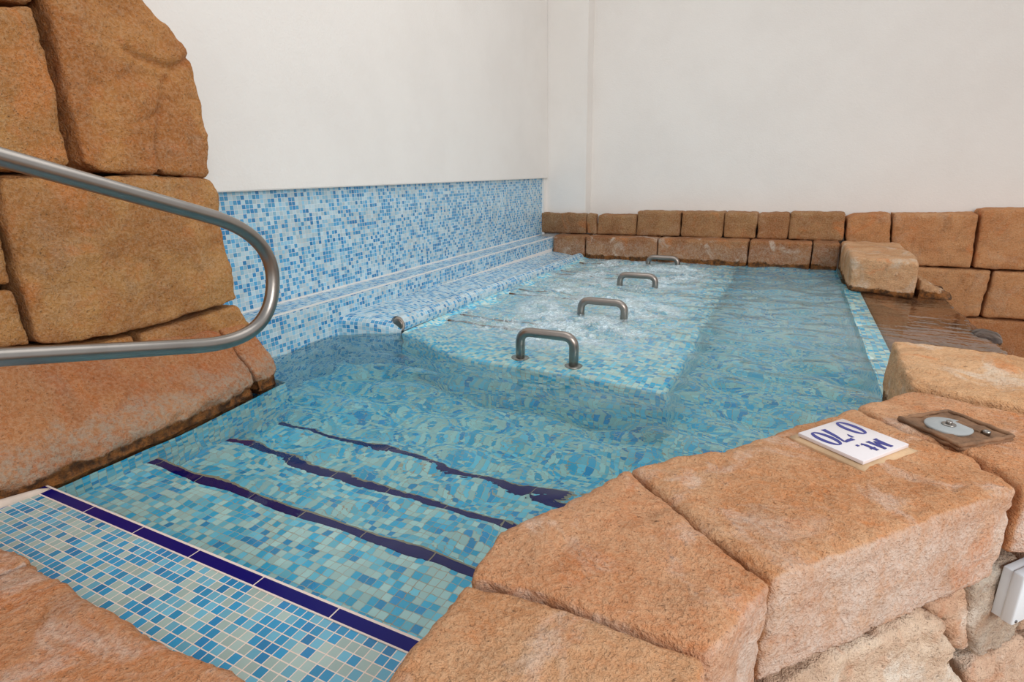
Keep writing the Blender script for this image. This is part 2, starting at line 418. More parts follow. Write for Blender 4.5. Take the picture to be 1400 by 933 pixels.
# entry platform and steps, each with its navy edge tiles
def edge_tiles(parent, y0, z, phase, x0=-.29, x1=1.5):
    """bullnose tiles 25 cm long, 41 mm deep, along the step edge"""
    bm = bmesh.new(); L, W = .25, .0412
    k = math.floor((x0-phase)/L)
    while phase+k*L < x1:
        a = max(x0, phase+k*L+.0021); b = min(x1, phase+(k+1)*L-.0021); k += 1
        if b-a < .01: continue
        prof = [(0, z-.008), (0, z+.0015), (.001, z+.0025)]
        prof += [(W-.012+.012*math.sin(q), z+.0025-.012+.012*math.cos(q)) for q in [math.pi/2*j/6 for j in range(7)]]
        prof += [(W, z-.03), (W-.006, z-.03)]
        A = [bm.verts.new((a, y0+p, q)) for p, q in prof]; B = [bm.verts.new((b, y0+p, q)) for p, q in prof]
        for i in range(len(A)): bm.faces.new((A[i], A[(i+1) % len(A)], B[(i+1) % len(A)], B[i]))
        bm.faces.new(A[::-1]); bm.faces.new(B)
    bmesh.ops.recalc_face_normals(bm, faces=bm.faces[:])
    me = bpy.data.meshes.new('edge_tiles'); bm.to_mesh(me); bm.free()
    e = link('edge_tiles', me, M_NAVY, parent, False); e['label'] = 'navy glazed edge tiles'
    bm = bmesh.new(); box_bm(bm, (x0, y0-(.004 if z > -.01 else -.001), z-.03), (x1, y0+.0395, z+.0019))
    me = bpy.data.meshes.new('edge_grout'); bm.to_mesh(me); bm.free()
    link('edge_grout', me, M_GROUT if z > -.01 else M_GROUTU, parent, False)
STEPS = [(0.0, 0.0, 0.0), (.352, -.16, .02), (.690, -.325, .09), (1.010, -.485, .05)]
px0, px1 = -.34, 1.62
plat = struct(quads('floor_platform', [([(px0, -.9, 0), (px1, -.9, 0), (px1, 0, 0), (px0, 0, 0)], X, Y),
    ([(px0, -.9, -.12), (px0, -.9, 0), (px0, 0, 0), (px0, 0, -.12)], Y, Z)], M_TILEP))
edge_tiles(plat, 0, 0, 0)
py = .039; pz = 0
for i, (y0, z, ph) in enumerate(STEPS[1:]):
    s = struct(quads('trim_step', [([(px0, py, z), (px1, py, z), (px1, y0+.03, z), (px0, y0+.03, z)], X, Y),
        ([(px0, py, z), (px1, py, z), (px1, py, pz-.02), (px0, py, pz-.02)], X, Z)], M_TILEU))
    edge_tiles(s, y0, z, ph, px0, px1)
    py, pz = y0+.039, z
struct(quads('trim_step', [([(px0, py, FLOORZ), (px1, py, FLOORZ), (px1, py, pz-.02), (px0, py, pz-.02)], X, Z)], M_TILEU))

# ---- water lounge: tiled backrest slab, neck roll, bed
def loft(name, rows, mat, parent=None, smooth=True):
    """rows of points -> grid with metric UVs measured along the surface"""
    bm = bmesh.new(); uvl = bm.loops.layers.uv.new('UVMap'); R = []; UVs = []
    for row in rows:
        s = 0; q = []; u = []
        for i, p in enumerate(row):
            if i: s += (Vector(p)-Vector(row[i-1])).length
            q.append(bm.verts.new(p)); u.append(s)
        R.append(q); UVs.append(u)
    acc = 0
    for j in range(len(R)-1):
        st = (Vector(rows[j+1][len(rows[j])//2]) - Vector(rows[j][len(rows[j])//2])).length
        for i in range(len(R[j])-1):
            f = bm.faces.new((R[j][i], R[j][i+1], R[j+1][i+1], R[j+1][i]))
            for lp, uv in zip(f.loops, ((UVs[j][i], acc), (UVs[j][i+1], acc), (UVs[j+1][i+1], acc+st), (UVs[j+1][i], acc+st))): lp[uvl].uv = uv
        acc += st
    me = bpy.data.meshes.new(name); bm.to_mesh(me); bm.free()
    return link(name, me, mat, parent, smooth)
lounge = struct(empty('trim_lounge', (0, 2, -.2)))
def LP(x, y, z): return Vector((x, y, z)) - Vector((0, 2, -.2))
def ytilt(y): return -.055*(y-2.0)/3.5         # the slab falls a little towards the back wall
slope = [(-.724, .106), (-.64, .098), (-.56, .088), (-.48, .074), (-.42, .058), (-.38, .046), (-.345, .034)]
rows = []
for k in range(0, 9):                           # rounded front nose then the long slab
    q = math.pi/2*k/8
    rows.append([LP(x, (1.885 + (x+.724)*.42) + .05*(1-math.sin(q)), z-.05*(1-math.cos(q)) if k else z) for x, z in slope])
nose = [[LP(x, 1.885+(x+.724)*.42 + .055*(1-math.sin(q)), z - .055*(1-math.cos(q)) + 0) for x, z in slope] for q in [math.pi/2*k/8 for k in range(9)]]
front = nose[-1]
down = [[Vector((p.x, p.y, FLOORZ+.2)) for p in front]]
long_ = [[LP(x, y, z+ytilt(y)) for x, z in slope] for y in (5.6, 4.4, 3.2, 2.2)]
long_.append([LP(x, 1.885+(x+.724)*.42+.055, z+ytilt(2)) for x, z in slope])
o = loft('backrest_slab', [r for r in long_] + nose[1:] + down, M_TILE, lounge); o['label'] = 'sloping tiled backrest'
# neck roll
rows = []
for y in (5.6, 4.8, 3.9, 3.0, 2.055):
    cz = .045+ytilt(y)
    rows.append([LP(-.372-.056*math.cos(a), y, cz+.056*math.sin(a)) for a in [math.radians(-25+295*k/18) for k in range(19)]])
roll = loft('neck_roll', rows, M_TILE, lounge); roll['label'] = 'rounded tiled neck roll'
o = lathe('roll_end', [(.0, 0), (.046, 0), (.051, .012), (.053, .02)], LP(-.372, 2.062, .045), M_MORTARW, lounge, 28, (0, 1, 0))
o['label'] = 'open end of the neck roll'
lathe('roll_pipe', [(.02, 0), (.034, 0), (.038, .006), (.038, .03)], LP(-.375, 2.052, .043), M_STEELD, lounge, 24, (0, 1, 0))
# bed
bx = [(-.33, .0), (-.22, -.022), (-.1, -.034), (.05, -.044), (.2, -.050), (.4, -.054), (.6, -.060), (.85, -.075), (1.1, -.10), (1.34, -.125), (1.385, -.132), (1.41, -.16), (1.41, -.4), (1.41, FLOORZ)]
def bedfront(x): return 1.80 + .23*sstep(.25, -.33, x)
rows = [[LP(x, y, z) for x, z in bx] for y in (5.6, 4.5, 3.5, 2.6)]
rows.append([LP(x, bedfront(x)+.03, z) for x, z in bx]); rows.append([LP(x, bedfront(x)+.008, z-.008) for x, z in bx])
rows.append([LP(x, bedfront(x), z-.03) for x, z in bx]); rows.append([LP(x, bedfront(x), min(z-.03, FLOORZ)) for x, z in bx])
o = loft('bed', rows, M_TILEU, lounge); o['label'] = 'submerged tiled bed'
def bedz(x):
    for (a, za), (b, zb) in zip(bx, bx[1:]):
        if a <= x <= b: return za + (zb-za)*(x-a)/(b-a)
    return -.2
for y in (2.45, 2.62, 3.42, 3.6, 4.45, 4.62, 5.2):
    tube('air_slot', [LP(x, y, bedz(x)+.004) for x in (-.24, -.1, .05, .2, .4)], .011, M_GRATE, lounge, 10)
# weir: tiled sill at the right-hand side
solid_tiled('trim_weir', (2.305, 1.9, -.9), (2.42, 4.75, -.019), M_TILEU, skip=('x-', 'z-'))

# ================================================================== STONES
# ---- left rock wall: blocks lie in a leaning face plane
PL = Vector((-.57, .5, .40)); NL = Vector((1, 0, .085)).normalized()
def LW(px): return [on_plane(x, y, PL, NL) for x, y in px]
gL = 'big blocks of the left rock wall'
def lw(label, px, depth=.21, **k):
    pts = LW(px)
    if 'out' in k: pts = [p+NL*k['out'] for p in pts]; k.pop('out')
    return stone(label, pts, (-depth, 0, 0), k.pop('mat', M_ROCK), gL, gap=.004, **k)
lw('ochre stone block at the photo\'s top left corner, mostly cut off by the frame', [(-480, -120), (110, -120), (48, 4), (-20, 2), (-480, -2)], tint=(1, 1.02, 1))
lw('tall ochre stone block left of the large cracked block, above the upper handrail end', [(-480, 6), (-20, 8), (44, 10), (62, 70), (80, 150), (98, 230), (50, 236), (-480, 238)], tint=(1.05, 1.1, 1.1), out=.025, bev=.03)
G1 = LW([(170, 70), (185, 78), (205, 85), (225, 93), (245, 88), (260, 76)]); G2 = LW([(240, 92), (222, 112), (215, 155), (212, 200), (218, 238)]); G3 = LW([(178, 170), (200, 163), (214, 152)])
G4 = LW([(160, 108), (175, 97), (185, 78)])
lw('large rust-orange stone block with cracks, topmost beside the white wall',
   [(50, -30), (62, 10), (75, 60), (92, 150), (110, 226), (138, 239), (215, 240), (287, 245), (284, 190), (273, 130), (261, 76), (238, 42), (205, 14), (170, -25)],
   tint=(1.02, .93, .86), out=.02, bev=.036, amp=.011, voxel=.0105, grooves=[(G1, .012, .020), (G2, .011, .017), (G3, .009, .011), (G4, .009, .010)])
lw('ochre stone block at the left photo edge, between the two handrail runs', [(-480, 243), (-8, 243), (-6, 290), (14, 360), (22, 392), (-480, 400)], tint=(.98, 1.02, 1.02))
lw('small ochre stone block at the left photo edge, just above the lower handrail run', [(-480, 403), (21, 395), (44, 472), (-20, 484), (-480, 505)], tint=(.98, 1, .98))
G5 = LW([(120, 320), (150, 380), (230, 400), (290, 395)])
lw('largest ochre stone block, seen through the loop of the handrail',
   [(-4, 239), (130, 239), (215, 239), (288, 243.5), (299, 263), (306, 330), (322, 398), (325, 412), (236, 440), (190, 453), (100, 472), (50, 471), (30, 395), (3, 300)],
   tint=(1, 1.02, 1.02), bev=.03, amp=.009, voxel=.014, out=.012)
lw('narrow sloping ochre block under the largest block, behind the handrail bend', [(190, 456), (326, 416), (337, 433), (346, 452), (346, 478), (200, 490)], tint=(1, .98, .94), depth=.2, out=.0)
lw('low golden block behind the lower handrail run, above the orange apron stone', [(-480, 508), (45, 476), (100, 475), (186, 457), (196, 488), (346, 478), (346, 500), (180, 545), (0, 600), (-480, 640)], tint=(1.06, 1.02, .92), depth=.2, out=-.004)
lw('small grey-brown rock on top of the rock wall, against the white wall', [(150, -40), (185, -14), (200, 4), (206, 14), (204, -2), (192, -50)], tint=(.8, .86, .9), depth=.12, out=-.10)
# apron along the water
def profile(y, off=0, lift=0):
    cr = .262 + (.163-.262)*(y-.04)/.92
    w = -.262 - .085*sstep(.55, 1.1, y)
    return [(w-.012, -.055), (w+off, -.022), (w-.025, .09), (-.435, cr+.012), (-.50, cr+.085), (-.572, cr+.13), (-.572, -.055)]
def apron(label, ys, **k):
    # lofted block: profile swept along the water's edge
    bm = bmesh.new(); R = [[bm.verts.new((x, y, z)) for x, z in profile(y)] for y in ys]; n = len(R[0])
    for A, B in zip(R, R[1:]):
        for i in range(n): bm.faces.new((A[i], A[(i+1) % n], B[(i+1) % n], B[i]))
    bm.faces.new(R[0][::-1]); bm.faces.new(R[-1]); bmesh.ops.recalc_face_normals(bm, faces=bm.faces[:])
    return raw_stone(label, bm, **k)
def raw_stone(label, bm, mat, group=None, tint=(1, 1, 1), voxel=.014, bev=.02, amp=.007, fine=.003, freq=7, cat='stone', name='stone_block'):
    me = bpy.data.meshes.new(name); bm.to_mesh(me); bm.free()
    o = bpy.data.objects.new(name, me); COL.objects.link(o)
    md = o.modifiers.new('r', 'REMESH'); md.mode = 'VOXEL'; md.voxel_size = voxel
    me2 = bpy.data.meshes.new_from_object(o.evaluated_get(bpy.context.evaluated_depsgraph_get())); o.modifiers.clear(); o.data = me2; bpy.data.meshes.remove(me)
    bm = bmesh.new(); bm.from_mesh(me2)
    for _ in range(min(14, max(1, int(round((bev/voxel)**2*1.1))))): bmesh.ops.smooth_vert(bm, verts=bm.verts, factor=.5, use_axis_x=True, use_axis_y=True, use_axis_z=True)
    bm.normal_update(); nn = [v.normal.copy() for v in bm.verts]
    for v, n in zip(bm.verts, nn):
        p = v.co; d = fbm(p, freq, 3)*amp*2.2 + fbm(p, 42, 2)*fine*1.8
        w = noise.noise(p*23+Vector((3, 9, 1)))
        if w < -.28: d += (w+.28)*fine*7
        # crusty undercut just above the water
        if p.z < .07 and p.z > -.05 and mat in (M_APRON, M_LEDGE): d -= .026*sstep(.055, .02, p.z + fbm(p, 12, 3)*.05) - .006*fbm(p, 45, 2)
        v.co = p + n*d
    bm.to_mesh(me2); bm.free(); me2.name = name; me2.materials.clear(); me2.materials.append(mat)
    for p in me2.polygons: p.use_smooth = True
    o.color = tuple(tint)+(1,); tag(o, label, cat, group)
    cs = [v.co for v in me2.vertices]
    base = Vector((sum(c.x for c in cs)/len(cs), sum(c.y for c in cs)/len(cs), min(c.z for c in cs)))
    me2.transform(Matrix.Translation(-base)); o.location = base
    return o
apron('long orange apron stone along the water under the handrail, crusted dark at the waterline', [-.75, -.4, 0, .25, .5, .75, .93], mat=M_APRON, tint=(1, 1, 1), bev=.03, amp=.009)
apron('short orange end stone at the water corner, beyond the handrail bend', [.936, 1.0, 1.085], mat=M_APRON, tint=(.98, .96, .94), bev=.018)

# ---- back ledge row in the water and the row above it
YF = 5.56
gB = 'ledge stones along the back edge of the pool'
def ledge(label, xa, xb, zt, **k):
    return stone(label, [(xa, YF, -.055), (xb, YF, -.055), (xb, YF, zt), (xa, YF, zt)], (0, .34, 0), M_LEDGE, gB, voxel=.016, bev=.016, amp=.006, gap=.005, **k)
ledge('short brown ledge stone at the back, end to end with the tiled ledge', -.715, -.306, .245, tint=(.86, .84, .8))
ledge('brown ledge stone ending behind the farthest grab handle, second from the tiled wall', -.306, .542, .246, tint=(.92, .88, .84))
ledge('white-streaked long ledge stone at the back, just right of the farthest grab handle', .542, 1.484, .25, tint=(.98, .96, .94))
ledge('squarish ledge stone with white bloom, second from the jutting block', 1.484, 2.075, .25, tint=(1.02, .94, .86))
ledge('narrow brown ledge stone tucked against the jutting block', 2.075, 2.312, .255, tint=(.84, .8, .76))
gU = 'upper row of stones under the back white wall'
YU = 5.78
def upx(x): return at(x, 300, Y=YU).x
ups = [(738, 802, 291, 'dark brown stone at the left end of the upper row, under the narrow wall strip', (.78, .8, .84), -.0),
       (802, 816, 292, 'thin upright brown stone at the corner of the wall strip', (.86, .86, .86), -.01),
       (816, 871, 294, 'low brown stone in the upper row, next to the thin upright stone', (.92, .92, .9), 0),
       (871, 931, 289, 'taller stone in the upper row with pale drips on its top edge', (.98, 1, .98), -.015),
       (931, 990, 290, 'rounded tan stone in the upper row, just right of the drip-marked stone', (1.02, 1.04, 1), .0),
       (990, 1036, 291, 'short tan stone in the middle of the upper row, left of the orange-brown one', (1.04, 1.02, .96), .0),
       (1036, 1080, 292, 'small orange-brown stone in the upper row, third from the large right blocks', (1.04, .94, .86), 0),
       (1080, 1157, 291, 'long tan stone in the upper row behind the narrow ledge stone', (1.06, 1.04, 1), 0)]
for a, b, tp, lab, tint, dy in ups:
    xa, xb = upx(a), upx(b); zt = at((a+b)/2, tp, Y=YU).z
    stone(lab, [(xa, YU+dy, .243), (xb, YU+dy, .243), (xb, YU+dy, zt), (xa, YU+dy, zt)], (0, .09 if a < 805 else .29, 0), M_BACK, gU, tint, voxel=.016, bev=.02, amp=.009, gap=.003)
gR = 'large blocks of the right back wall'
def bk(label, px, tint, Yp=YU, **k):
    stone(label, [at(x, y, Y=Yp) for x, y in px], (0, .28, 0), k.pop('mat', M_FAR), gR, tint, voxel=.018, bev=.018, amp=.008, gap=.003, **k)
bk('wedge-topped orange stone between the small row and the large blocks', [(1157, 345), (1157, 299), (1170, 293), (1219, 291.5), (1216, 345)], (.92, .84, .74))
bk('wide peach block below the white wall, upper row, behind the jutting block', [(1217, 362), (1222, 292), (1340, 292.5), (1328, 367)], (1, .97, .94))
bk('tall peach block cut by the right photo edge, upper row of the back wall', [(1331, 367), (1343, 288), (1360, 285.5), (1480, 285), (1480, 374)], (1.02, .97, .93))
bk('peach block in the second row, right behind the brown overflow', [(1190, 432), (1200, 363), (1357, 370), (1340, 434)], (.99, .98, .96))
bk('peach block with a dark crack, second row, cut by the right photo edge', [(1342, 435), (1359, 371), (1480, 376), (1480, 444)], (1, .95, .9))
bk('brownish block at the bottom row of the back wall, beyond the overflow lip', [(1180, 520), (1180, 434), (1340, 436), (1480, 446), (1480, 530)], (.84, .74, .66))

# ---- block jutting into the pool by the weir, broken bit beside it
stone('thick pale block jutting out over the weir from the back ledge', [(2.322, 4.47, .272), (2.56, 4.40, .268), (2.76, 4.33, .262), (2.80, 4.75, .265), (2.80, 5.72, .262), (2.322, 5.72, .262)], (0, 0, -.285), M_JUT, None, (1.14, 1.11, 1.08), voxel=.018, bev=.035, amp=.008)
pf = [(2.78, 4.46, -.012), (2.82, 4.38, -.014), (3.02, 4.44, -.012), (3.02, 4.60, .01), (2.92, 4.66, .06), (2.81, 4.74, .13)]
stone('broken wedge of stone beside the jutting block on the overflow', [(2.79, 4.40, -.03), (3.02, 4.43, -.03), (3.01, 4.45, .012), (2.92, 4.46, .05), (2.80, 4.44, .12)], (0, .35, 0), M_JUT, None, (.9, .86, .8), voxel=.012, bev=.01, amp=.008, fine=.005)
# ---- brown overflow slab beyond the weir
stone('wide brown wet overflow slab between the weir and the drop', [(2.424, 2.05, -.026), (2.98, 2.05, -.03), (3.02, 3.0, -.032), (2.985, 3.3, -.032), (3.01, 3.9, -.03), (2.98, 4.3, -.03), (2.96, 4.72, -.026), (2.424, 4.72, -.026)], (0, 0, -.6), M_SPILL, None, (1.08, 1, .95), voxel=.022, bev=.03, amp=.004, gap=0)
bmr = bmesh.new(); bmesh.ops.create_icosphere(bmr, subdivisions=4, radius=.085)
for v in bmr.verts: v.co = Vector((v.co.x*.95, v.co.y*1.5, v.co.z*.6)) + Vector((2.985, 3.42, -.048))
raw_stone('rounded dark wet boulder at the lip of the overflow', bmr, M_WETROCK, None, (1, 1, 1), voxel=.008, bev=.006, amp=.008, fine=.001)

# ---- near coping stones
gC = 'coping stones along the near edge of the pool'
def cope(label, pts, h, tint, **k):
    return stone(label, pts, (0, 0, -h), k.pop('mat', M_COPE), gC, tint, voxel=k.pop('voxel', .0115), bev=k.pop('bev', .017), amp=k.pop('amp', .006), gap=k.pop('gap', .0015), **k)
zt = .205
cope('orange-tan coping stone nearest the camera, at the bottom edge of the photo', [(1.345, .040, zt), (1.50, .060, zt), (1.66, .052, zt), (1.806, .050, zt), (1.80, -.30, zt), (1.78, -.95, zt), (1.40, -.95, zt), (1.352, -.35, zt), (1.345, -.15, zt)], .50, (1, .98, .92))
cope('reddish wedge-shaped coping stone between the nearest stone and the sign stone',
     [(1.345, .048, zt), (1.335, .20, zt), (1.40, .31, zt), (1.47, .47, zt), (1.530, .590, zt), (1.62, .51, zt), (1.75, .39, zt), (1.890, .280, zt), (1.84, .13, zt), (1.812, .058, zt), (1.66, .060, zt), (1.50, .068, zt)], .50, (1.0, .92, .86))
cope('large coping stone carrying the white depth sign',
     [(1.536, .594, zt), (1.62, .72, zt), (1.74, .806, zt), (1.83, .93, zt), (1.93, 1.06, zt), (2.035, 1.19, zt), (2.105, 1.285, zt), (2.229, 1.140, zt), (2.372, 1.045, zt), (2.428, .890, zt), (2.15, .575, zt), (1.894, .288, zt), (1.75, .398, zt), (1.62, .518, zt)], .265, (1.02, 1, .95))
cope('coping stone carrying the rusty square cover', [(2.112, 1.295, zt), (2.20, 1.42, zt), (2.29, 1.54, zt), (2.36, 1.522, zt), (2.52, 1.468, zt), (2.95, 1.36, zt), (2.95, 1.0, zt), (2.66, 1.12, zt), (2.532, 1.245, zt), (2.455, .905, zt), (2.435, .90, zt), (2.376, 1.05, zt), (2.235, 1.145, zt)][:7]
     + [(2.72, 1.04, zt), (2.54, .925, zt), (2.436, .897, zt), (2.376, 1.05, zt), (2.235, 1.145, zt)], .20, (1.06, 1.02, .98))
cope('raised pale coping block beside the overflow, farthest of the near stones', [(2.292, 1.552, .222), (2.287, 1.78, .245), (2.295, 2.035, .252), (2.50, 2.02, .25), (2.73, 1.975, .246), (3.05, 1.92, .24), (3.0, 1.36, .225), (2.56, 1.462, .222)], .30, (1.14, 1.12, 1.08), bev=.024, mat=M_JUT)
# lower rock wall under the sign stone
gK = 'rough rocks under the sign stone'
PC = Vector((1.889, .286, .2)); NC = Vector((.609, -.544, 0)).normalized()
def KW(px, off): return [on_plane(x, y, PC+NC*off, NC) for x, y in px]
def kw(label, px, tint, off=-.03, **k):
    return stone(label, KW(px, off), -NC*.30, k.pop('mat', M_LOW), gK, tint, voxel=.014, bev=.016, amp=k.pop('amp', .017), fine=k.pop('fine', .006), gap=.004, freq=7, **k)
kw('big rough cream rock below the sign stone', [(1040, 1010), (1060, 945), (1110, 912), (1180, 880), (1215, 866), (1262, 836), (1285, 850), (1310, 905), (1322, 960), (1240, 1040)], (1.06, 1.06, 1.04), off=-.02)
kw('tan rock wedged high under the sign stone, left of the grey rock', [(1268, 832), (1325, 799), (1330, 830), (1322, 862), (1330, 890), (1312, 900), (1290, 848)], (1, .9, .84), off=-.035)
kw('grey narrow rock behind the electrical box', [(1329, 797), (1400, 760), (1402, 840), (1388, 872), (1368, 890), (1340, 902), (1333, 890), (1325, 862)], (.72, .80, .86), off=-.022, amp=.008, fine=.004)
kw('pinkish rock in the bottom right corner of the photo', [(1325, 915), (1345, 905), (1372, 890), (1392, 875), (1480, 850), (1480, 1010), (1330, 1010)], (.98, .86, .80), off=-.025)
kw('tan rock at the right photo edge, right of the electrical box', [(1405, 775), (1490, 745), (1490, 845), (1394, 868), (1405, 840)], (.9, .84, .8), off=-.03)
# ---- foreground slabs at the bottom left
zs = .085
stone('small flat foreground slab in the left corner of the photo', [(-.33, -.262, zs), (-.1, -.232, zs), (.10, -.240, zs), (.26, -.222, zs), (.235, -.33, zs), (.16, -.62, zs), (-.33, -.62, zs)], (0, 0, -.16), M_COPE, 'flat foreground slabs', (1, .88, .8), voxel=.013, bev=.018, amp=.005, gap=.002)
stone('wide flat foreground slab at the bottom of the photo, bordering the tiled platform',
      [(.265, -.225, zs), (.34, -.238, zs), (.43, -.232, zs), (.55, -.246, zs), (.70, -.235, zs), (.84, -.246, zs), (1.0, -.228, zs), (1.12, -.240, zs), (1.20, -.262, zs), (1.22, -.70, zs), (.17, -.70, zs), (.24, -.33, zs)], (0, 0, -.16), M_COPE, 'flat foreground slabs', (1, .90, .82), voxel=.0125, bev=.018, amp=.005, gap=.002)
# pale mortar bead between platform and apron
o = tube('trim_mortar', [(-.31, -.30, .004), (-.30, -.15, .004), (-.275, -.06, .004), (-.262, .0, .003), (-.258, .03, -.004)], [.026, .021, .016, .012, .007], M_MORTARW); struct(o)

# ================================================================== WATER
def water():
    x0, x1, y0, y1 = -.98, 3.06, .030, 5.62
    st = .0135; nx = int((x1-x0)/st); ny = int((y1-y0)/st)
    jets = [(.12, 2.5, .20), (.55, 2.45, .30), (.85, 2.55, .30), (.2, 3.05, .2), (.62, 3.35, .34), (.95, 3.2, .28), (.05, 3.6, .24), (.4, 3.9, .26), (.75, 4.3, .36), (.15, 4.5, .26),
            (.5, 4.95, .32), (.9, 5.1, .25), (.05, 5.2, .26), (.3, 5.35, .24), (.75, 2.75, .25), (.35, 2.85, .22), (1.05, 4.7, .25)]
    inside = lambda x, y: True
    bm = bmesh.new(); fl = bm.verts.layers.float.new('foam'); V = {}
    def excluded(x, y):
        if x < -.74 or (x < -.40 and y > 2.12) : return True
        if x < -.42 and y < 1.05: return True
        if y > 5.60: return True
        if x > 2.43 and (y < 1.97 or y > 4.55): return True
        if x < -.36 and y < .9: return True
        # stays inside the coping line
        pts = [(1.30, 0), (1.42, .02), (1.42, .30), (1.60, .66), (1.84, .88), (2.12, 1.26), (2.36, 1.60), (2.40, 1.97)]
        for (ax, ay), (bx_, by) in zip(pts[1:], pts[2:]):
            if ay <= y <= by and x > ax+(bx_-ax)*(y-ay)/(by-ay): return True
        if y < .02 and x > 1.4: return True
        return False
    for j in range(ny+1):
        y = y0+j*st
        for i in range(nx+1):
            x = x0+i*st
            if excluded(x, y): continue
            p = Vector((x, y, 0))
            onbed = sstep(-.45, -.25, x)*sstep(1.6, .9, x)*sstep(1.9, 2.3, y)
            f = 0
            for jx, jy, jr in jets:
                d2 = ((x-jx)**2+(y-jy)**2*.8)/jr**2
                if d2 < 4: f = max(f, math.exp(-d2*1.3))
            # ripples: long swell + short chop
            near = sstep(.02, .25, y)*sstep(-.28, -.18, x if y < 1.1 else 1)
            p2 = Vector((x*.8, y*1.25, 0))
            h = noise.noise(p2*3.1)*.0105 + noise.noise(p2*6.3+Vector((4, 1, 2)))*.0098*(.75+.45*sstep(.5, 1.2, y)) + noise.noise(p2*10.5+Vector((9, 4, 2)))*.0022 + noise.noise(p*19)*.0005
            h *= .30+.70*near
            q = noise.noise(p*7+Vector((8, 8, 2))); q2 = noise.noise(p*26+Vector((1, 5, 9)))
            h *= 1 + .45*sstep(1.9, 2.6, y)
            h += onbed*(noise.noise(p*13+Vector((6, 1, 7)))*.0035 + noise.noise(p*27+Vector((2, 2, 7)))*.0014)
            boil = f*(.016*q + .016*max(0, q2)) + f*f*.075*max(0, noise.noise(p*15+Vector((0, 3, 5))))**1.6
            h += boil
            foam = min(1, f*1.7)*sstep(-.45, .25, noise.noise(p*5.5+Vector((2, 7, 1)))+.4*q2)
            foam = max(foam, onbed*(.34+.40*sstep(-.1, .5, noise.noise(p*4))))
            foam = max(foam, .20*sstep(1.2, 1.7, x)*sstep(1.9, 3.2, y))
            z = ZW+h
            if x > 2.28:                      # thin sheet running over the weir and the brown slab
                k = sstep(2.28, 2.45, x)
                flow = noise.noise(Vector((x*5, y*20, 1)))*.0016 + noise.noise(Vector((x*9, y*44, 4)))*.0005
                z = (ZW+h)*(1-k) + (-.0125+flow)*k - .010*sstep(2.4, 3.0, x)
                lip = 2.975 + .07*noise.noise(Vector((0, y*2.4, 0)))
                if x > lip: z -= (x-lip)*6 + .01
                foam = .6*sstep(lip+.03, lip+.06, x)
            v = bm.verts.new((x, y, z)); v[fl] = min(1, foam); V[i, j] = v
    for (i, j) in list(V):
        q = [V.get((i, j)), V.get((i+1, j)), V.get((i+1, j+1)), V.get((i, j+1))]
        if all(q): bm.faces.new(q)
    me = bpy.data.meshes.new('water'); bm.to_mesh(me); bm.free()
    o = link('water', me, M_WATER); o['kind'] = 'structure'
    return o
water()
# splashes thrown up by the air jets
def splashes():
    bm = bmesh.new(); rng = random.Random(3)
    spots = [(610, 425, 20), (640, 428, 26), (660, 440, 24), (745, 385, 20), (770, 388, 18), (700, 440, 22), (800, 445, 24), (840, 455, 22), (870, 460, 20), (770, 440, 20), (870, 396, 22), (876, 398, 18), (735, 392, 16), (690, 392, 14), (860, 372, 10), (805, 360, 8), (900, 370, 10)]
    for px, py, n in spots:
        c = at(px, py, Z=0)
        for k in range(n):
            a = rng.random()*6.28; r = abs(rng.gauss(0, .06)); hgt = max(0, rng.gauss(.012, .014))
            s = rng.uniform(.0025, .007)
            res = bmesh.ops.create_icosphere(bm, subdivisions=1, radius=s)
            for v in res['verts']: v.co = Vector((v.co.x, v.co.y, v.co.z*rng.uniform(.8, 1.6))) + Vector((c.x+r*math.cos(a), c.y+r*math.sin(a), ZW+.004+hgt))
    me = bpy.data.meshes.new('water_spray'); bm.to_mesh(me); bm.free()
    o = link('water_spray', me, M_SPRAY)
    tag(o, 'white spray of drops thrown up over the bubbling lounge', 'spray', None, 'stuff')
splashes()

# ================================================================== METALWORK
# handrail: hairpin loop of steel tube in the plane x = .18
hx = .18
pts2 = [(-1.15, 1.42), (-.9, 1.335)]
top_a = at(0, 215, X=hx); top_b = at(300, 300, X=hx); mid = at(374, 385, X=hx); bot_b = at(300, 470, X=hx); bot_a = at(0, 488.5, X=hx)
dt = (top_b-top_a).normalized(); db = (bot_b-bot_a).normalized()
rail = empty('handrail', (hx, -.95, 0)); tag(rail, 'brushed steel handrail loop in front of the left rock wall', 'handrail')
path = [top_a + dt*(-.85*(1-k/6)) for k in range(7)]
def bez(a, b, c, d, n=18): return [a*(1-t)**3 + b*3*t*(1-t)**2 + c*3*t*t*(1-t) + d*t**3 for t in [k/n for k in range(n+1)]]
apex = at(373, 388, X=hx); ta = (at(371.5, 406, X=hx)-at(372.5, 366, X=hx)).normalized()
s0 = at(286, 295.5, X=hx); s1 = at(268, 473.5, X=hx)
L1, L2 = (apex-s0).length, (apex-s1).length
path += bez(s0, s0+dt*L1*.50, apex-ta*L1*.36, apex) + bez(apex, apex+ta*L2*.42, s1+db*L2*.52, s1)[1:]
path += [bot_a + db*(-.75*k/6) for k in range(7)]
inv = Vector((hx, -.95, 0))
tube('rail_tube', [p-inv for p in path], .0238, M_STEEL, rail, 28)
pb = path[-1]; pt = path[0]
tube('post', [Vector((0, pb.y-inv.y+.02, pb.z+.0)), Vector((0, pb.y-inv.y+.02, .01))], .0238, M_STEEL, rail, 24)
tube('post', [Vector((0, pt.y-inv.y+.02, pt.z+.0)), Vector((0, pt.y-inv.y+.02, .01))], .0238, M_STEEL, rail, 24)
lathe('floor_flange', [(.05, 0), (.05, .006), (.03, .01)], (0, pb.y-inv.y+.02, .0), M_STEEL, rail)
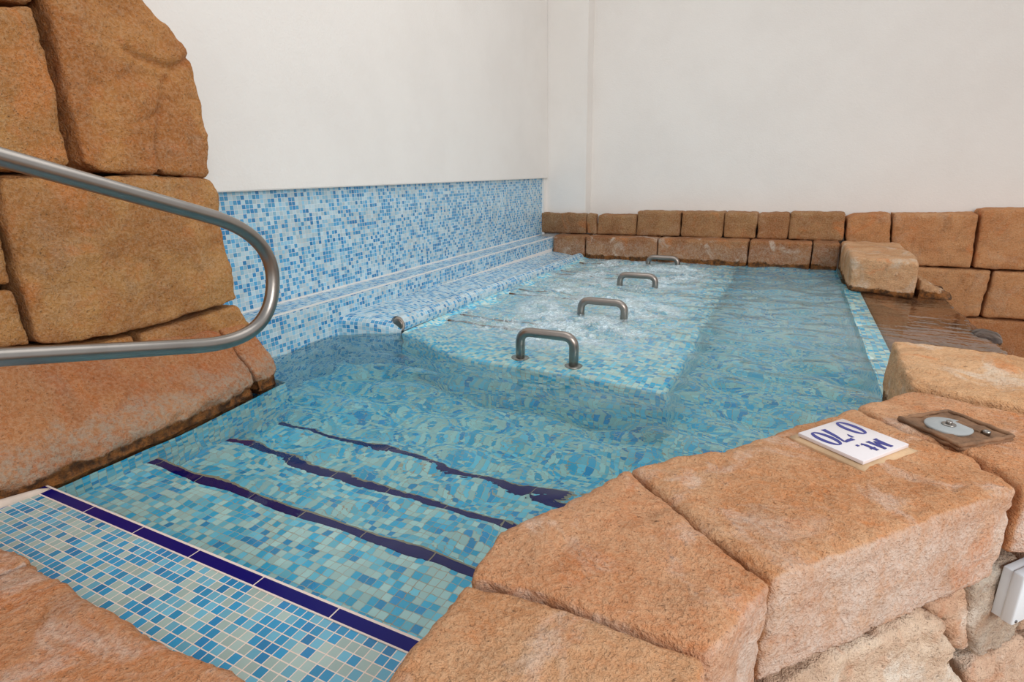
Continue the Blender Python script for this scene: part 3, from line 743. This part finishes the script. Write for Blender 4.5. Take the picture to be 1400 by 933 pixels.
lathe('floor_flange', [(.05, 0), (.05, .006), (.03, .01)], (0, pt.y-inv.y+.02, .0), M_STEEL, rail)

# four grab handles over the lounge
def make_handle():
    e = empty('grab_handle'); w = .312; h = .128
    pth = corner_path([(0, 0, -.085), (0, 0, h), (w, 0, h), (w, 0, -.10)], .066, 9)
    tube('grab_bar', pth, .0262, M_STEELD, e, 24)
    for x, z in ((0, -.0655), (w, -.078)):
        lathe('flange', [(.052, 0), (.052, .008), (.046, .013), (.029, .016)], (x, 0, z-.003), M_STEELD, e)
    return e
proto = make_handle()
hs = [(.567, 1.935, 'steel grab handle nearest the steps, largest of the four over the bubbling water', 0, .0),
      (.567, 2.95, 'second steel grab handle from the steps, in the thick of the bubbles', -.035, .0),
      (.530, 4.10, 'third steel grab handle from the steps, second from the back ledge', -.045, .0),
      (.500, 5.33, 'farthest steel grab handle, close in front of the back ledge stones', -.06, .0)]
for i, (x, y, lab, dz, rz) in enumerate(hs):
    if i == 0: o = proto
    else:
        o = proto.copy(); COL.objects.link(o)
        for ch in proto.children:
            c = ch.copy(); COL.objects.link(c); c.parent = o
    o.location = (x, y, ZW+.012+dz); o.rotation_euler = (0, math.radians(1.0), math.radians(3.0))
    tag(o, lab, 'grab handle', 'grab handles over the water lounge')

# ================================================================== SIGN
P1, P2, P3, P4 = [at(x, y, Z=.212+.012) for x, y in ((1090, 592), (1152, 572.5), (1243, 607), (1182, 631))]
cen = (P1+P2+P3+P4)/4
ux = ((P1-P2)+(P4-P3)).normalized(); uy = Vector((-ux.y, ux.x, 0))   # reading direction / up of the text
W2 = ((P1-P2).length+(P4-P3).length)/4; H2 = ((P4-P1).length+(P3-P2).length)/4
if uy.dot((P3+P4)/2-(P1+P2)/2) < 0: print('sign up check failed')
sign = empty('depth_sign', (cen.x, cen.y, .212)); sign.rotation_euler = (0, 0, math.atan2(ux.y, ux.x))
tag(sign, 'square white depth sign with blue 0\'70 Mt. lettering on the coping', 'sign')
bm = bmesh.new(); vs = box_bm(bm, (-W2-.016, -H2-.016, -.014), (W2+.016, H2+.016, .001)); bmesh.ops.subdivide_edges(bm, edges=bm.edges[:], cuts=8, use_grid_fill=True)
for v in bm.verts:
    n_ = noise.noise(v.co*25); edge = max(abs(v.co.x)/(W2+.016), abs(v.co.y)/(H2+.016))
    v.co += Vector((n_*.006*(edge > .9), noise.noise(v.co*25+Vector((5, 5, 5)))*.006*(edge > .9), -.006*(edge > .95)))
me = bpy.data.meshes.new('mortar_bed'); bm.to_mesh(me); bm.free(); link('mortar_bed', me, M_MORTAR, sign)
rounded_box('plate', (-W2, -H2, .001), (W2, H2, .012), M_ENAMEL, sign, .0015, 2)
RZ = [0]
def ribbon(bm, pts, ws, z=.0122, th=.0006):
    RZ[0] += 1; th += RZ[0]*.00005
    """flat brush stroke of changing width"""
    pts = [Vector((p[0], p[1], 0)) for p in pts]; L = []; R_ = []
    for i, p in enumerate(pts):
        d = (pts[min(i+1, len(pts)-1)]-pts[max(i-1, 0)]).normalized(); n_ = Vector((-d.y, d.x, 0)); w = ws[i]/2
        L.append(p+n_*w); R_.append(p-n_*w)
    A = [bm.verts.new((q.x, q.y, z+th)) for q in L]; B = [bm.verts.new((q.x, q.y, z+th)) for q in R_]
    A2 = [bm.verts.new((q.x, q.y, z)) for q in L]; B2 = [bm.verts.new((q.x, q.y, z)) for q in R_]
    for i in range(len(pts)-1):
        bm.faces.new((A[i], B[i], B[i+1], A[i+1])); bm.faces.new((A[i+1], A2[i+1], A2[i], A[i])); bm.faces.new((B[i], B2[i], B2[i+1], B[i+1]))
def glyph0(bm, cx, cy, w, h, sl=.0):
    n_ = 36; pts = []; ws = []
    for k in range(n_+1):
        a = 2*math.pi*k/n_; x = w*math.cos(a); y = h*math.sin(a)
        pts.append((cx+x+sl*y, cy+y)); ws.append(.0045+.0100*abs(math.cos(a)))
    ribbon(bm, pts, ws)
def toL(px, py):
    p = at(px, py, Z=.224)-cen; return (p.dot(ux), p.dot(uy))
bm = bmesh.new()
c0 = toL(1163.5, 585.5); c1 = toL(1129.5, 600); ap = toL(1152.5, 592.5); 
hh = .041
glyph0(bm, c0[0], c0[1], .0175, hh); glyph0(bm, c1[0], c1[1], .0175, hh)
ribbon(bm, [(ap[0]+.002, c0[1]+hh), (ap[0], c0[1]+hh-.012), (ap[0]-.004, c0[1]+hh-.02)], [.009, .008, .002])
# digit 7
sx = (ap[0]+.010+c1[0]-.024)/2; b7 = [(sx-.018, c1[1]+hh-.010), (sx-.016, c1[1]+hh-.002), (sx-.004, c1[1]+hh-.004), (sx+.018, c1[1]+hh-.002)]
ribbon(bm, b7, [.003, .013, .011, .008]); ribbon(bm, [(sx+.018, c1[1]+hh-.002), (sx+.006, c1[1]), (sx-.001, c1[1]-hh)], [.006, .012, .015])
me = bpy.data.meshes.new('lettering'); bm.to_mesh(me); bm.free(); o = link('lettering', me, M_INK, sign, False); o['label'] = 'blue digits 0\'70'
bm = bmesh.new()
mc = toL(1203, 607.5); x = mc[0]; y = mc[1]; s = .023
for q in ([(x-.016, y-s), (x-.013, y+s)], [(x+.016, y-s), (x+.014, y+s)]): ribbon(bm, q, [.0115, .0115])
ribbon(bm, [(x-.014, y+s), (x, y-s*.7)], [.012, .008]); ribbon(bm, [(x, y-s*.7), (x+.014, y+s)], [.006, .009])
for q in (x-.0165, x+.0165): ribbon(bm, [(q-.007, y-s), (q+.007, y-s)], [.004, .004])
ribbon(bm, [(x-.020, y+s), (x-.010, y+s)], [.004, .004]); ribbon(bm, [(x+.010, y+s), (x+.020, y+s)], [.004, .004])
tx = x+.041
ribbon(bm, [(tx, y+s*.85), (tx, y-s*.6), (tx+.003, y-s), (tx+.010, y-s*.85)], [.011, .011, .009, .004]); ribbon(bm, [(tx-.009, y+s*.25), (tx+.011, y+s*.25)], [.005, .005])
ribbon(bm, [(tx+.022, y-s+.004), (tx+.022, y-s-.004)], [.008, .008])
me = bpy.data.meshes.new('lettering'); bm.to_mesh(me); bm.free(); o = link('lettering', me, M_INK, sign, False); o['label'] = 'blue letters Mt.'

# ================================================================== SQUARE COVER
Q = [at(x, y, Z=.212) for x, y in ((1234, 578), (1288, 558), (1380, 597), (1322, 614))]
qc = sum(Q, Vector())/4; ax = ((Q[2]-Q[1])+(Q[3]-Q[0])).normalized(); A2 = ((Q[2]-Q[1]).length+(Q[3]-Q[0]).length)/4; B2 = ((Q[1]-Q[0]).length+(Q[2]-Q[3]).length)/4
cov = empty('access_cover', (qc.x, qc.y, .205)); cov.rotation_euler = (0, 0, math.atan2(ax.y, ax.x))
tag(cov, 'rusty square access cover with a grey round cap set into the coping', 'cover')
bm = bmesh.new(); box_bm(bm, (-A2, -B2, -.01), (A2, B2, .008)); bmesh.ops.bevel(bm, geom=bm.edges[:], offset=.004, segments=2, affect='EDGES')
bmesh.ops.subdivide_edges(bm, edges=[e for e in bm.edges if e.calc_length() > .05], cuts=14, use_grid_fill=True)
for v in bm.verts: v.co += Vector((noise.noise(v.co*28), noise.noise(v.co*28+Vector((3, 3, 3))), .9*noise.noise(v.co*40)))*.008
me = bpy.data.meshes.new('base_plate'); bm.to_mesh(me); bm.free(); link('base_plate', me, M_BRNPLATE, cov)
fr = [(-A2+.004, -B2+.004), (A2-.004, -B2+.004), (A2-.004, B2-.004), (-A2+.004, B2-.004), (-A2+.004, -B2+.004)]
rp = []
for (ax_, ay_), (bx2, by2) in zip(fr, fr[1:]): rp += [Vector((ax_+(bx2-ax_)*k/12, ay_+(by2-ay_)*k/12, .010)) for k in range(12)]
rp.append(rp[0].copy()); rp = [p + Vector((noise.noise(p*40), noise.noise(p*40+Vector((7, 1, 3))), .6*noise.noise(p*30)))*.005 for p in rp]
tube('rim', rp, [.0065+.004*noise.noise(p*55+Vector((2, 2, 2))) for p in rp], M_BRNPLATE, cov, 10)
dc = at(1297, 581, Z=.22)-Vector((qc.x, qc.y, 0)); by = Vector((-ax.y, ax.x, 0)); dx, dy = dc.dot(ax), dc.dot(by)
cap = lathe('cap', [(.060, .006), (.060, .012), (.057, .0145), (.02, .0155)], (dx, dy, 0), M_GREYCAP, cov, 40); cap['label'] = 'grey round cap'
lathe('washer', [(.018, .015), (.018, .018), (.012, .0195)], (dx, dy, 0), M_STEEL, cap)
lathe('nut', [(.009, .018), (.009, .026), (.006, .028)], (dx, dy, 0), M_STEEL, cap, 6)
bc = at(1349, 591, Z=.22)-Vector((qc.x, qc.y, 0)); bxx, byy = bc.dot(ax), bc.dot(by)
lathe('bolt', [(.010, .008), (.010, .018), (.006, .021)], (bxx, byy, 0), M_STEEL, cov, 12)
for q in (-.35, -.18): rounded_box('raised_bar', (-.02, B2*.45+q*.05, .008), (.05, B2*.45+q*.05+.008, .016), M_BRNPLATE, cov, .002)

# ================================================================== ELECTRICAL BOX
TC = Vector((.666, .746, 0)).normalized(); NCo = Vector((TC.y, -TC.x, 0))
b0 = Vector((2.486, .935, .004)); eb = empty('electrical_box', b0 + Vector((0, 0, -.225))); eb.rotation_euler = (0, 0, math.atan2(TC.y, TC.x))
tag(eb, 'pale plastic electrical box on the rocks below the coping, cut by the photo edge', 'box')
# local x runs along the wall, -y points out of it
rounded_box('housing', (.003, .010, .003), (.199, .034, .156), M_BOX, eb, .003)
lid = rounded_box('lid', (0, -.018, 0), (.202, .012, .159), M_BOX, eb, .006)
for x, z in ((.013, .013), (.013, .146), (.189, .013), (.189, .146)):
    lathe('screw', [(.0045, 0), (.0045, .0025), (.003, .003)], (x, -.0175, z), M_SCREW, lid, 12, (0, -1, 0))

# ================================================================== LIGHT
w = bpy.data.worlds.new('world'); SC.world = w; w.use_nodes = True
nt = w.node_tree; nt.nodes.clear()
out = nt.nodes.new('ShaderNodeOutputWorld'); bg = nt.nodes.new('ShaderNodeBackground'); tc = nt.nodes.new('ShaderNodeTexCoord')
sp = nt.nodes.new('ShaderNodeSeparateXYZ'); nt.links.new(tc.outputs['Generated'], sp.inputs[0])
cr = nt.nodes.new('ShaderNodeValToRGB'); mr = nt.nodes.new('ShaderNodeMapRange'); mr.inputs[1].default_value = -1; mr.inputs[2].default_value = 1
nt.links.new(sp.outputs['Z'], mr.inputs[0]); nt.links.new(mr.outputs[0], cr.inputs[0])
els = cr.color_ramp.elements; els[0].position = .45; els[0].color = (.36, .30, .25, 1); els[1].position = 1; els[1].color = (.72, .76, .80, 1)
e = els.new(.52); e.color = (.9, .9, .92, 1)
nt.links.new(cr.outputs[0], bg.inputs[0]); bg.inputs[1].default_value = .87
nt.links.new(bg.outputs[0], out.inputs[0])
def area(name, loc, tgt, size, power, col):
    l = bpy.data.lights.new(name, 'AREA'); l.shape = 'RECTANGLE'; l.size, l.size_y = size; l.energy = power; l.color = col
    o = bpy.data.objects.new(name, l); COL.objects.link(o); o.location = loc
    o.rotation_euler = (Vector(tgt)-Vector(loc)).to_track_quat('-Z', 'Y').to_euler(); return o
area('window_light', (5.2, -1.6, 2.4), (.6, 2.4, 0), (3.0, 2.2), 150, (1, .97, .94))
area('overhead_fill', (1.4, 2.4, 3.9), (1.0, 2.6, 0), (2.2, 3.2), 34, (1, .96, .92))  # added soft fill from overhead, not a fixture of the room

SC.view_settings.view_transform = 'Standard'; SC.view_settings.look = 'None'; SC.view_settings.gamma = 1; SC.view_settings.exposure = 0
SC.view_settings.use_curve_mapping = False
SC.cycles.max_bounces = 12; SC.cycles.transmission_bounces = 8; SC.cycles.caustics_refractive = True; SC.cycles.caustics_reflective = True; SC.cycles.use_denoising = True
